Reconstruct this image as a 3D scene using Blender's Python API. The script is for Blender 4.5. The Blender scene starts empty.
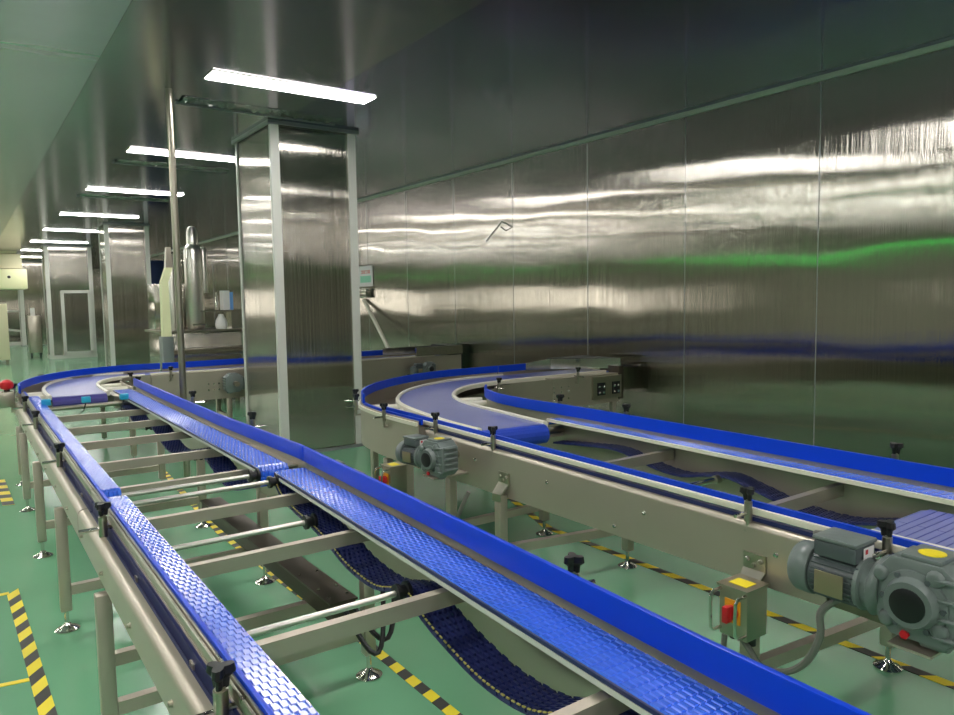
import bpy, bmesh, math, random
from mathutils import Vector, Matrix
random.seed(7)
PI = math.pi
sc = bpy.context.scene
COL = sc.collection

# ------------------------------------------------------------------ camera
HC = 1.35
F, YAW, PITCH, ROLL = 727.7, math.radians(35.262), math.radians(4.566), math.radians(-0.881)
fw = Vector((math.sin(YAW)*math.cos(PITCH), math.cos(YAW)*math.cos(PITCH), -math.sin(PITCH)))
r0 = Vector((math.cos(YAW), -math.sin(YAW), 0)); u0 = r0.cross(fw)
rt = r0*math.cos(ROLL) + u0*math.sin(ROLL); up = u0*math.cos(ROLL) - r0*math.sin(ROLL)
cam = bpy.data.cameras.new('camera'); cam.sensor_width = 36.0; cam.sensor_fit = 'HORIZONTAL'; cam.lens = F/954*36
cam.clip_start = 0.02; cam.clip_end = 200
co = bpy.data.objects.new('camera', cam); COL.objects.link(co)
co.matrix_world = Matrix(((rt.x, up.x, -fw.x, 0), (rt.y, up.y, -fw.y, 0), (rt.z, up.z, -fw.z, HC), (0, 0, 0, 1)))
sc.camera = co
CP = Vector((0, 0, HC))
def _ray(px, py): return fw + rt*((px-477)/F) + up*((357.5-py)/F)
def aZ(px, py, z): d = _ray(px, py); return CP + d*((z-HC)/d.z)      # point of a photo pixel at height z
def aX(px, py, x): d = _ray(px, py); return CP + d*(x/d.x)
def aY(px, py, y): d = _ray(px, py); return CP + d*(y/d.y)

H, XW = 2.88, 5.05          # ceiling height, right wall
YB, YF, XL = 34.0, -14.0, -6.0

# ------------------------------------------------------------------ materials
def srgb(c):
    c = c/255.0
    return c/12.92 if c <= .04045 else ((c+.055)/1.055)**2.4
def rgb(r, g, b): return (srgb(r), srgb(g), srgb(b), 1)
def mat(name, col, rough=.5, metal=0., noise=0., nscale=(8, 8, 8), bump=0., bscale=(30, 30, 30), rn=0., coat=0., emit=None, es=0., aniso=0., spec=.5):
    m = bpy.data.materials.new(name); m.use_nodes = True
    nt = m.node_tree; b = nt.nodes['Principled BSDF']
    b.inputs['Base Color'].default_value = col; b.inputs['Roughness'].default_value = rough; b.inputs['Metallic'].default_value = metal
    b.inputs['Specular IOR Level'].default_value = spec
    if coat: b.inputs['Coat Weight'].default_value = coat; b.inputs['Coat Roughness'].default_value = .16; b.inputs['Coat IOR'].default_value = 1.95
    if emit: b.inputs['Emission Color'].default_value = emit; b.inputs['Emission Strength'].default_value = es
    tc = nt.nodes.new('ShaderNodeTexCoord')
    def tex(scale, detail=3):
        mp = nt.nodes.new('ShaderNodeMapping'); mp.inputs['Scale'].default_value = scale
        nt.links.new(tc.outputs['Object'], mp.inputs['Vector'])
        n = nt.nodes.new('ShaderNodeTexNoise'); n.inputs['Scale'].default_value = 1; n.inputs['Detail'].default_value = detail
        nt.links.new(mp.outputs['Vector'], n.inputs['Vector']); return n
    if noise or rn:
        n = tex(nscale)
        if noise:
            mx = nt.nodes.new('ShaderNodeMix'); mx.data_type = 'RGBA'
            mx.inputs['A'].default_value = tuple(c*(1-noise) for c in col[:3])+(1,)
            mx.inputs['B'].default_value = tuple(min(1, c*(1+noise)) for c in col[:3])+(1,)
            nt.links.new(n.outputs['Fac'], mx.inputs['Factor']); nt.links.new(mx.outputs['Result'], b.inputs['Base Color'])
        if rn:
            mr = nt.nodes.new('ShaderNodeMapRange'); mr.inputs['To Min'].default_value = max(.02, rough-rn); mr.inputs['To Max'].default_value = rough+rn
            nt.links.new(n.outputs['Fac'], mr.inputs['Value']); nt.links.new(mr.outputs['Result'], b.inputs['Roughness'])
    if bump:
        n = tex(bscale, 2); bp = nt.nodes.new('ShaderNodeBump'); bp.inputs['Strength'].default_value = bump; bp.inputs['Distance'].default_value = .02
        nt.links.new(n.outputs['Fac'], bp.inputs['Height']); nt.links.new(bp.outputs['Normal'], b.inputs['Normal'])
    if aniso:
        b.inputs['Anisotropic'].default_value = aniso
        tg = nt.nodes.new('ShaderNodeTangent'); tg.direction_type = 'RADIAL'; tg.axis = 'Z'
        nt.links.new(tg.outputs['Tangent'], b.inputs['Tangent'])
    m['b'] = 1
    return m
def brushed(m, k, kz):
    '''fine vertical-grain waviness: sheet reflections spread sideways, with slow ripples up and down'''
    nt = m.node_tree; b = nt.nodes['Principled BSDF']; tc = nt.nodes['Texture Coordinate']; N = nt.nodes.new
    def nz(sc_, det):
        mp = N('ShaderNodeMapping'); mp.inputs['Scale'].default_value = sc_; nt.links.new(tc.outputs['Object'], mp.inputs['Vector'])
        n = N('ShaderNodeTexNoise'); n.inputs['Scale'].default_value = 1; n.inputs['Detail'].default_value = det
        nt.links.new(mp.outputs['Vector'], n.inputs['Vector'])
        a = N('ShaderNodeMath'); a.operation = 'SUBTRACT'; a.inputs[1].default_value = .5; nt.links.new(n.outputs['Fac'], a.inputs[0]); return a
    def mul(a, f):
        q = N('ShaderNodeMath'); q.operation = 'MULTIPLY'; q.inputs[1].default_value = f; nt.links.new(a.outputs[0], q.inputs[0]); return q
    c = N('ShaderNodeCombineXYZ')
    for i, (a, f) in enumerate(((nz((3100, 3100, .4), 0), k), (nz((3500, 3500, .3), 0), k), (nz((.9, .9, 5.0), 1), kz))):
        nt.links.new(mul(a, f).outputs[0], c.inputs[i])
    g = N('ShaderNodeNewGeometry'); v = N('ShaderNodeVectorMath'); v.operation = 'ADD'; w = N('ShaderNodeVectorMath'); w.operation = 'NORMALIZE'
    nt.links.new(g.outputs['Normal'], v.inputs[0]); nt.links.new(c.outputs[0], v.inputs[1]); nt.links.new(v.outputs[0], w.inputs[0]); nt.links.new(w.outputs[0], b.inputs['Normal'])
    return m
M = {}
M['floor'] = mat('green_epoxy', rgb(108, 164, 126), .17, 0, .10, (1.1, 1.1, 1), .05, (1.5, 1.5, 1), .05, spec=.75)
M['wall'] = brushed(mat('brushed_wall_steel', rgb(180, 176, 168), .06, 1, .04, (.6, .5, 30)), 1.15, .03)
M['wall2'] = mat('painted_wall', rgb(164, 160, 148), .5, 0)
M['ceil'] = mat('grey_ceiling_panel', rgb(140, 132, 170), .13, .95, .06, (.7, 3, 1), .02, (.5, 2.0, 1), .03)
M['ceilhalflit'] = mat('half_lit_ceiling_tone', rgb(158, 148, 156), .16, .80, .06, (.7, 3, 1), .02, (.5, 2.0, 1), .03)  # same ceiling, part of its leftward brightening put into the colour
M['ceillit'] = mat('lit_ceiling_tone', rgb(192, 180, 188), .22, .62, .06, (.7, 3, 1), .02, (.5, 2.0, 1), .03)  # brightest part of the ceiling, its reflected light put into the colour
M['clad'] = brushed(mat('column_cladding_steel', rgb(182, 178, 170), .08, 1, .05, (2, 2, 40)), 1.3, .025)
M['alu'] = mat('white_aluminium_trim', rgb(206, 206, 198), .35, .0, .03)
M['greytrim'] = mat('grey_trim', rgb(150, 152, 152), .35, .4)
M['steel'] = mat('satin_stainless', rgb(176, 170, 156), .30, 1, .08, (6, 6, 6), 0, (1, 1, 1), .07)
M['steelb'] = mat('bead_blasted_stainless', rgb(184, 175, 160), .40, .70, .06, (5, 5, 5), 0, (1, 1, 1), .05)
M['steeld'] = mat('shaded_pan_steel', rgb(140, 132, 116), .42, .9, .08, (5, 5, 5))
M['chrome'] = mat('polished_stainless', rgb(214, 212, 206), .14, 1)
M['blue'] = mat('blue_polyethylene', rgb(8, 66, 206), .36, 0, .06, (6, 6, 6), spec=.28)
M['bluebelt'] = mat('blue_modular_belt', rgb(44, 104, 232), .26, 0, .12, (30, 30, 30), spec=.9, coat=1.0)
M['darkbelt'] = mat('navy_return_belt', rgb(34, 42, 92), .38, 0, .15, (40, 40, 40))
M['lilac'] = mat('violet_blue_flat_belt', rgb(92, 102, 172), .30, 0, .10, (9, 9, 9), .03, (160, 160, 160), coat=.4)
M['nose'] = mat('deep_blue_belt', rgb(34, 66, 176), .4, 0, .12, (60, 60, 60), .15, (220, 220, 220))
M['cream'] = mat('cream_polyethylene', rgb(226, 222, 204), .38, 0, .03)
M['black'] = mat('black_plastic', rgb(20, 21, 23), .4)
M['rubber'] = mat('grey_cable', rgb(110, 112, 104), .5)
M['motor'] = mat('grey_motor_paint', rgb(106, 116, 113), .36, 0, .07, (14, 14, 14), .05, (60, 60, 60))
M['motord'] = mat('dark_grey_motor_paint', rgb(80, 88, 90), .40, 0, .08, (14, 14, 14))
M['plate'] = mat('worn_nameplate', rgb(150, 140, 112), .4, .6)
M['yellow'] = mat('yellow_vinyl', rgb(236, 216, 34), .4)
M['tblack'] = mat('black_tape', rgb(40, 42, 38), .45)
M['white'] = mat('white_sticker', rgb(232, 230, 228), .45)
M['red'] = mat('red_plastic', rgb(196, 28, 40), .3)
M['orange'] = mat('yellow_orange_plastic', rgb(236, 160, 30), .4)
M['cyan'] = mat('cyan_plastic', rgb(40, 168, 208), .4)
M['creamp'] = mat('cream_cabinet_paint', rgb(222, 214, 180), .5)
M['paleg'] = mat('pale_yellow_paint', rgb(236, 236, 190), .5)
M['pblue'] = mat('light_blue_card', rgb(110, 160, 220), .5)
M['navy'] = mat('dark_blue_panel', rgb(24, 44, 84), .5)
M['lamp'] = mat('lit_diffuser', rgb(250, 250, 246), .5, emit=(1, .965, .935, 1), es=36.0)
M['seam_sheet'] = mat('crumpled_shiny_sheet', rgb(150, 154, 150), .07, 1, 0, (1, 1, 1), .9, (25, 60, 60))
M['led'] = mat('green_light_strip', rgb(40, 220, 80), .5, emit=(.03, 1, .12, 1), es=3.2)
M['win'] = mat('lit_window_glass', rgb(240, 235, 225), .3, emit=(1, .93, .82, 1), es=6.0)
M['green'] = mat('pale_green_print', rgb(150, 220, 190), .5)
M['redprint'] = mat('red_print', rgb(214, 74, 40), .5)
M['dash'] = mat('dull_yellow_dash', rgb(190, 176, 96), .5)
M['rod'] = mat('brushed_rod_steel', rgb(214, 210, 202), .30, .9)
M['violetnose'] = mat('dark_violet_belt_end', rgb(58, 52, 128), .4)
M['trunk'] = mat('dark_brown_steel', rgb(84, 76, 66), .4, .6)
M['slot'] = mat('dark_slot', rgb(26, 28, 32), .5)

# ------------------------------------------------------------------ mesh builder
class MB:
    def __init__(s): s.bm = bmesh.new()
    def face(s, vs):
        try: return s.bm.faces.new(vs)
        except ValueError: return None
    def hull(s, A, B, cap=True):
        a = [s.bm.verts.new(p) for p in A]; b = [s.bm.verts.new(p) for p in B]; n = len(a)
        for i in range(n): s.face((a[i], a[(i+1) % n], b[(i+1) % n], b[i]))
        if cap: s.face(a[::-1]); s.face(b)
        return s
    def box(s, x0, x1, y0, y1, z0, z1):
        return s.hull([(x0, y0, z0), (x1, y0, z0), (x1, y1, z0), (x0, y1, z0)], [(x0, y0, z1), (x1, y0, z1), (x1, y1, z1), (x0, y1, z1)])
    def cbox(s, c, d, rz=0.):
        x, y, z = d[0]/2, d[1]/2, d[2]/2; R = Matrix.Rotation(rz, 3, 'Z'); c = Vector(c)
        P = lambda zz: [c + R @ Vector(q) for q in ((-x, -y, zz), (x, -y, zz), (x, y, zz), (-x, y, zz))]
        return s.hull(P(-z), P(z))
    def bar(s, p, q, w, h, bev=0.):
        p, q = Vector(p), Vector(q); d = (q-p).normalized()
        ref = Vector((0, 0, 1)) if abs(d.z) < .95 else Vector((1, 0, 0))
        sx = d.cross(ref).normalized(); sz = sx.cross(d)
        b = bev
        pr = [(-w/2, -h/2), (w/2, -h/2), (w/2, h/2), (-w/2, h/2)] if not b else [(-w/2+b, -h/2), (w/2-b, -h/2), (w/2, -h/2+b), (w/2, h/2-b), (w/2-b, h/2), (-w/2+b, h/2), (-w/2, h/2-b), (-w/2, -h/2+b)]
        return s.hull([p+sx*a+sz*c for a, c in pr], [q+sx*a+sz*c for a, c in pr])
    def cyl(s, p, q, r, r2=None, n=14):
        p, q = Vector(p), Vector(q); d = (q-p).normalized(); r2 = r if r2 is None else r2
        ref = Vector((0, 0, 1)) if abs(d.z) < .95 else Vector((1, 0, 0))
        sx = d.cross(ref).normalized(); sz = sx.cross(d)
        cs = [(math.cos(2*PI*i/n), math.sin(2*PI*i/n)) for i in range(n)]
        return s.hull([p+(sx*a+sz*b)*r for a, b in cs], [q+(sx*a+sz*b)*r2 for a, b in cs])
    def lathe(s, c, prof, axis=(0, 0, 1), n=20):
        c = Vector(c); d = Vector(axis).normalized(); ref = Vector((0, 0, 1)) if abs(d.z) < .95 else Vector((1, 0, 0))
        sx = d.cross(ref).normalized(); sz = sx.cross(d); rings = []
        for r, t in prof:
            rings.append([s.bm.verts.new(c+d*t+(sx*math.cos(2*PI*i/n)+sz*math.sin(2*PI*i/n))*max(r, 1e-4)) for i in range(n)])
        for a, b in zip(rings, rings[1:]):
            for i in range(n): s.face((a[i], a[(i+1) % n], b[(i+1) % n], b[i]))
        s.face(rings[0][::-1]); s.face(rings[-1]); return s
    def tube(s, pts, r, n=8):
        pts = [Vector(p) for p in pts]; rings = []; prev = None
        for i, p in enumerate(pts):
            d = (pts[min(i+1, len(pts)-1)]-pts[max(i-1, 0)]).normalized()
            if prev is None:
                ref = Vector((0, 0, 1)) if abs(d.z) < .9 else Vector((1, 0, 0)); prev = d.cross(ref).normalized()
            a = (prev - d*prev.dot(d)).normalized(); b = d.cross(a); prev = a
            rings.append([s.bm.verts.new(p+(a*math.cos(2*PI*k/n)+b*math.sin(2*PI*k/n))*r) for k in range(n)])
        for A, B in zip(rings, rings[1:]):
            for k in range(n): s.face((A[k], A[(k+1) % n], B[(k+1) % n], B[k]))
        s.face(rings[0][::-1]); s.face(rings[-1]); return s
    def sweep(s, pts, prof):
        """prof: closed list of (offset to the left of travel, z) swept along a plan polyline"""
        pts = [Vector((p[0], p[1])) for p in pts]; rings = []; n = len(pts)
        for i, p in enumerate(pts):
            ds = []
            if i > 0: ds.append((p-pts[i-1]).normalized())
            if i < n-1: ds.append((pts[i+1]-p).normalized())
            t = sum(ds, Vector((0, 0))).normalized(); nv = Vector((-t.y, t.x)); k = 1/max(.5, t.dot(ds[0]))
            rings.append([s.bm.verts.new((p.x+nv.x*o*k, p.y+nv.y*o*k, z)) for o, z in prof])
        m = len(prof)
        for a, b in zip(rings, rings[1:]):
            for k in range(m): s.face((a[k], a[(k+1) % m], b[(k+1) % m], b[k]))
        s.face(rings[0][::-1]); s.face(rings[-1]); return s
    def strip(s, L, R, z0, z1):
        """slab between two plan polylines of equal count"""
        rings = []
        for a, b in zip(L, R): rings.append([s.bm.verts.new(q) for q in ((a[0], a[1], z0), (b[0], b[1], z0), (b[0], b[1], z1), (a[0], a[1], z1))])
        for A, B in zip(rings, rings[1:]):
            for k in range(4): s.face((A[k], A[(k+1) % 4], B[(k+1) % 4], B[k]))
        s.face(rings[0][::-1]); s.face(rings[-1]); return s
    def prism(s, pts, z0, z1): return s.hull([(p[0], p[1], z0) for p in pts], [(p[0], p[1], z1) for p in pts])
    def ball(s, c, r, sq=1.):
        prof = [(r*math.sin(PI*i/10), -r*sq*math.cos(PI*i/10)) for i in range(11)]
        return s.lathe(c, prof)
    def build(s, name, m, parent=None, bevel=0., smooth=False, seg=2):
        bmesh.ops.recalc_face_normals(s.bm, faces=s.bm.faces)
        base = Vector((0, 0, 0))
        if parent is not None: base = world_loc(parent)
        if bevel:
            bmesh.ops.remove_doubles(s.bm, verts=s.bm.verts, dist=1e-6)
            ed = [e for e in s.bm.edges if len(e.link_faces) == 2 and e.calc_face_angle(0) > .6]
            bmesh.ops.bevel(s.bm, geom=ed, offset=bevel, segments=seg, affect='EDGES', profile=.5, clamp_overlap=True)
        if parent is not None: bmesh.ops.translate(s.bm, verts=s.bm.verts, vec=-base)
        me = bpy.data.meshes.new(name); s.bm.to_mesh(me); s.bm.free()
        me.materials.append(M[m] if isinstance(m, str) else m)
        if smooth or bevel:
            for p in me.polygons: p.use_smooth = True
            try: me.set_sharp_from_angle(angle=math.radians(35))
            except Exception: pass
        o = bpy.data.objects.new(name, me); COL.objects.link(o)
        if parent is not None: o.parent = parent
        return o
def world_loc(o):
    v = Vector(o.location)
    while o.parent is not None: o = o.parent; v += Vector(o.location)
    return v
def thing(name, label, cat, loc=(0, 0, 0), group=None, kind=None):
    o = bpy.data.objects.new(name, None); COL.objects.link(o); o.location = loc; o.empty_display_size = .1
    return tag(o, label, cat, group, kind)
def tag(o, label, cat, group=None, kind=None):
    o['label'] = label; o['category'] = cat
    if group: o['group'] = group
    if kind: o['kind'] = kind
    return o
def struct(o): o['kind'] = 'structure'; return o
def smooth_poly(pts, n=6):
    P = [Vector(p[:2]) for p in pts]; out = []
    for i in range(len(P)-1):
        a, b, c, d = P[max(i-1, 0)], P[i], P[i+1], P[min(i+2, len(P)-1)]
        for k in range(n):
            t = k/n
            out.append(.5*((2*b)+(-a+c)*t+(2*a-5*b+4*c-d)*t*t+(-a+3*b-3*c+d)*t**3))
    out.append(P[-1]); return out
def resample(pts, n):
    P = [Vector(p[:2]) for p in pts]; L = [0]
    for a, b in zip(P, P[1:]): L.append(L[-1]+(b-a).length)
    out = []
    for k in range(n):
        s = L[-1]*k/(n-1); i = 0
        while i < len(P)-2 and L[i+1] < s: i += 1
        out.append(P[i].lerp(P[i+1], (s-L[i])/max(1e-6, L[i+1]-L[i])))
    return out
def chain(path, width, links, pitch=.025, slab=.006, up_=.003, gap=.20, lw=.82):
    """modular belt: path = 3D centre line, rows of staggered links on a thin slab"""
    m = MB(); P = [Vector(p) for p in path]; L = [0]
    for a, b in zip(P, P[1:]): L.append(L[-1]+(b-a).length)
    def frame(s):
        i = 0
        while i < len(P)-2 and L[i+1] < s: i += 1
        t = (P[i+1]-P[i]).normalized(); lat = t.cross(Vector((0, 0, 1))).normalized(); nrm = lat.cross(t)
        return P[i].lerp(P[i+1], (s-L[i])/max(1e-6, L[i+1]-L[i])), t, lat, nrm
    st = []
    n = max(2, int(L[-1]/.05)+1)
    for k in range(n):
        c, t, lat, nr = frame(L[-1]*k/(n-1))
        st.append([m.bm.verts.new(c+lat*a+nr*b) for a, b in ((-width/2, -slab-up_), (width/2, -slab-up_), (width/2, -up_), (-width/2, -up_))])
    for A, B in zip(st, st[1:]):
        for k in range(4): m.face((A[k], A[(k+1) % 4], B[(k+1) % 4], B[k]))
    m.face(st[0][::-1]); m.face(st[-1])
    cell = width/links; s = pitch*.5; row = 0
    while s < L[-1]-pitch*.4:
        c, t, lat, nr = frame(s); off = 0 if row % 2 == 0 else cell*.5
        for k in range(links+(1 if row % 2 else 0)):
            x = -width/2+cell*(k+.5)-off; w = cell*lw
            x0, x1 = max(-width/2, x-w/2), min(width/2, x+w/2)
            if x1-x0 < .002: continue
            y0, y1 = -pitch*.5*(1+gap*.4), pitch*.5*(1-gap)
            A = [c+lat*x0+t*y0-nr*up_, c+lat*x1+t*y0-nr*up_, c+lat*x1+t*y1-nr*up_, c+lat*x0+t*y1-nr*up_]
            e = .0015
            B = [c+lat*(x0+e)+t*(y0+e), c+lat*(x1-e)+t*(y0+e), c+lat*(x1-e)+t*(y1-e), c+lat*(x0+e)+t*(y1-e)]
            vs = [m.bm.verts.new(p) for p in A+B]
            m.face(vs[4:]);
            for q in range(4): m.face((vs[q], vs[(q+1) % 4], vs[4+(q+1) % 4], vs[4+q]))
        s += pitch; row += 1
    return m
def arc(cx, cz, r, a0, a1, n, x): return [(x, cx+r*math.cos(a0+(a1-a0)*k/n), cz+r*math.sin(a0+(a1-a0)*k/n)) for k in range(n+1)]

# ------------------------------------------------------------------ small repeated parts
_clamp = {}
def clamp_meshes():
    m = MB(); m.cyl((0, 0, 0), (0, 0, .062), .0125, n=14).cyl((0, 0, .062), (0, 0, .068), .009, n=12)
    m.cyl((0, 0, -.03), (0, 0, 0), .008, n=10).box(-.008, .075, -.010, .010, -.034, -.026)
    k = MB()
    prof = []
    for i in range(24):
        a = 2*PI*i/24; r = .019+.008*math.cos(3*a); prof.append((r*math.cos(a), r*math.sin(a)))
    k.hull([(x*.55, y*.55, .066) for x, y in prof], [(x*.62, y*.62, .082) for x, y in prof])
    k.hull([(x*.62, y*.62, .082) for x, y in prof], [(x, y, .090) for x, y in prof])
    k.hull([(x, y, .090) for x, y in prof], [(x*.92, y*.92, .104) for x, y in prof])
    r = MB(); r.cyl((-.066, 0, .026), (.045, 0, .026), .0062, n=10)
    return m, k, r
def clamp(parent, x, y, z, ang):
    """guide-rail clamp: post with cross rod, black lobed knob; ang = direction of the rod's long end (opposite)"""
    base = world_loc(parent)
    if not _clamp:
        m, k, r = clamp_meshes()
        a = m.build('guide_clamp', 'steel', None, smooth=True); b = k.build('clamp_knob', 'black', None, smooth=True); c = r.build('clamp_rod', 'chrome', None, smooth=True)
        _clamp['m'] = (a.data, b.data, c.data)
        for o in (a, b, c): bpy.data.objects.remove(o)
    ms = _clamp['m']
    o = bpy.data.objects.new('guide_clamp', ms[0]); COL.objects.link(o); o.parent = parent
    o.location = Vector((x, y, z))-base; o.rotation_euler = (0, 0, ang)
    for nm, me in (('clamp_knob', ms[1]), ('clamp_rod', ms[2])):
        c = bpy.data.objects.new(nm, me); COL.objects.link(c); c.parent = o
def leg(parent, x, y, ztop, w=.045, facing=0, bracket=None, foot=True):
    m = MB(); m.box(x-w/2, x+w/2, y-w/2, y+w/2, .085 if foot else 0, ztop)
    o = m.build('leg', 'steelb', parent, bevel=.004)
    f = MB()
    f.lathe((x, y, 0), [(.046, 0), (.048, .006), (.040, .012), (.018, .022), (.013, .03), (.009, .034), (.009, .095)], n=20)
    f.build('levelling_foot', 'chrome', o, smooth=True)
    if bracket is not None:
        # bent plate from leg top out to the beam face at bx
        bx, zt = bracket; s = 1 if bx > x else -1
        b = MB(); w2 = .032
        b.hull([(x-s*.026, y-w2, ztop-.03), (x-s*.026, y+w2, ztop-.03), (x-s*.022, y+w2, ztop-.03), (x-s*.022, y-w2, ztop-.03)],
               [(x-s*.026, y-w2, ztop+.006), (x-s*.026, y+w2, ztop+.006), (x-s*.022, y+w2, ztop), (x-s*.022, y-w2, ztop)])
        b.hull([(x-s*.026, y-w2, ztop+.006), (x-s*.026, y+w2, ztop+.006), (x-s*.022, y+w2, ztop), (x-s*.022, y-w2, ztop)],
               [(bx-s*.006, y-w2*1.2, ztop+.05), (bx-s*.006, y+w2*1.2, ztop+.05), (bx-s*.001, y+w2*1.2, ztop+.046), (bx-s*.001, y-w2*1.2, ztop+.046)])
        b.hull([(bx-s*.006, y-w2*1.2, ztop+.05), (bx-s*.006, y+w2*1.2, ztop+.05), (bx-s*.001, y+w2*1.2, ztop+.046), (bx-s*.001, y-w2*1.2, ztop+.046)],
               [(bx-s*.006, y-w2*1.2, zt), (bx-s*.006, y+w2*1.2, zt), (bx-s*.001, y+w2*1.2, zt), (bx-s*.001, y-w2*1.2, zt)])
        for dy in (-.022, .022): b.lathe((bx-s*.006, y+dy, zt-.02), [(.008, 0), (.008, .005), (.005, .008)], axis=(-s, 0, 0), n=8)
        b.lathe((bx-s*.006, y, zt-.035), [(.008, 0), (.008, .005), (.005, .008)], axis=(-s, 0, 0), n=8)
        b.build('leg_bracket', 'steel', o)
    return o
def bolts(par, spots, axis, r=.007, mt='chrome'):
    for p in spots:
        m = MB(); bolt(m, p, axis, r); m.build('bolt', mt, par)
def bolt(m, p, axis, r=.007): m.lathe(p, [(r*1.3, 0), (r*1.3, .002), (r, .002), (r, .007), (r*.6, .009)], axis=axis, n=8)

# ================================================================== THE ROOM
m = MB(); m.box(XL, XW+.02, YF, YB, -.1, 0); struct(m.build('floor', 'floor'))
m = MB(); m.box(2.30, XW+.02, YF, YB, H, H+.1); struct(m.build('ceiling', 'ceil'))  # one ceiling split into fields, light growing leftward painted as paler tones
m = MB(); m.box(.80, 2.297, YF, YB, H, H+.1); struct(m.build('ceiling', 'ceilhalflit'))
m = MB(); m.box(XL, .797, YF, YB, H, H+.1); struct(m.build('ceiling', 'ceillit'))
# right wall: separate bowed panels of 1.18 m, sealed seams
m = MB(); seams = []
y = 2.882-1.178*7
while y < YB:
    bow = random.uniform(-.0025, .0035); tl = random.uniform(-.0012, .0012); n = 6
    g = .0035
    nz = 5
    V = [[m.bm.verts.new((XW-bow*(1-(2*i/n-1)**2)*(math.sin(PI*(j+.4)/nz))+tl*(i/n-.5), y+g+(1.178-2*g)*i/n, H*j/nz)) for i in range(n+1)] for j in range(nz+1)]
    for j in range(nz):
        for i in range(n): m.face((V[j][i], V[j+1][i], V[j+1][i+1], V[j][i+1]))
    seams.append(y); y += 1.178
wr = m.build('wall_right', 'wall', None, smooth=True); struct(wr)
m = MB(); m.box(XW+.004, XW+.06, YF, YB, 0, H)
for ys in seams: m.cyl((XW+.004, ys, 0), (XW+.004, ys, H), .0062, n=6)
struct(m.build('trim_1', 'greytrim', wr))
m = MB(); m.box(XL-.1, XL, YF, YB, 0, H); struct(m.build('wall_left', 'wall2'))
m = MB(); m.box(XL, XW+.05, YB, YB+.1, 0, H); struct(m.build('wall_back', 'clad'))
m = MB(); m.box(XL, XW+.05, YF-.1, YF, 0, H); struct(m.build('wall_front', 'wall2'))
m = MB()   # cove strip between wall and ceiling
m.hull([(XW-.004, YF, H-.034), (XW-.004, YF, H-.001), (XW-.034, YF, H-.001), (XW-.029, YF, H-.016), (XW-.019, YF, H-.029)],
       [(XW-.004, YB, H-.034), (XW-.004, YB, H-.001), (XW-.034, YB, H-.001), (XW-.029, YB, H-.016), (XW-.019, YB, H-.029)])
struct(m.build('trim_2', 'alu'))
# windows and a green strip on the left wall (seen as reflections)
wi = 0
for (y0, y1, z0, z1) in ((21.7, 24.2, .92, 1.66), (16.6, 21.2, 1.0, 1.72)):
    wi += 1
    m = MB(); m.box(XL+.005, XL+.03, y0, y1, z0, z1); w = struct(m.build('window_%d' % wi, 'win'))
    f = MB(); t = .05
    for b in ((y0-t, y1+t, z0-t, z0), (y0-t, y1+t, z1, z1+t), (y0-t, y0, z0, z1), (y1, y1+t, z0, z1)): f.box(XL+.002, XL+.06, b[0], b[1], b[2], b[3])
    struct(f.build('window_frame', 'alu', w))
m = MB(); m.box(XL+.002, XL+.03, -4.0, 15.5, 2.265, 2.297).box(XL+.002, XL+.03, 20.5, 27.5, 2.265, 2.297); struct(m.build('trim_3', 'led'))

# ------------------------------------------------------------------ ceiling lights
def lamp(x0, x1, y, label):
    t = thing('ceiling_light', label, 'ceiling light', ((x0+x1)/2, y, H), 'linear ceiling lights')
    w = .098
    d = MB(); d.box(x0, x1, y-w, y+w, H-.010, H-.002); d.build('diffuser', 'lamp', t)
    f = MB(); 
    for b in ((x0-.008, x1+.008, y-w-.008, y-w-.0005), (x0-.008, x1+.008, y+w+.0005, y+w+.008), (x0-.008, x0-.0005, y-w, y+w), (x1+.0005, x1+.008, y-w, y+w)): f.box(b[0], b[1], b[2], b[3], H-.006, H)
    f.build('housing', 'alu', t)
LY = [(5.10, 'long lit ceiling light in front of the big steel column, largest of all'),
      (7.95, 'lit ceiling light crossing behind the thin steel pole, second from the big column end'),
      (10.85, 'lit ceiling light third along the row, its right end just past the thin pole'),
      (14.0, 'lit ceiling light fourth along the row, just before the second steel column'),
      (17.0, 'lit ceiling light fifth along the row, left end against the second steel column'),
      (20.2, 'lit ceiling light sixth along the row, between second column and doored column'),
      (23.4, 'small far ceiling light seventh along the row, over the column with a door'),
      (26.6, 'distant thin ceiling light behind the doored column, last one seen of the row')]
for y, l in LY: lamp(1.45, 2.64, y, l)
for y in (2.25, -.6, -3.45, -6.3, -9.15, -12.0): lamp(1.43, 2.66, y, 'lit ceiling light of the row over the conveyors, nearer than the photo shows')
for cx in (-.7, -3.4):
    for k in range(-6, 9): lamp(cx-.62, cx+.62, 5.16+2.85*k, 'lit ceiling light in the rows further from the steel wall')
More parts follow.
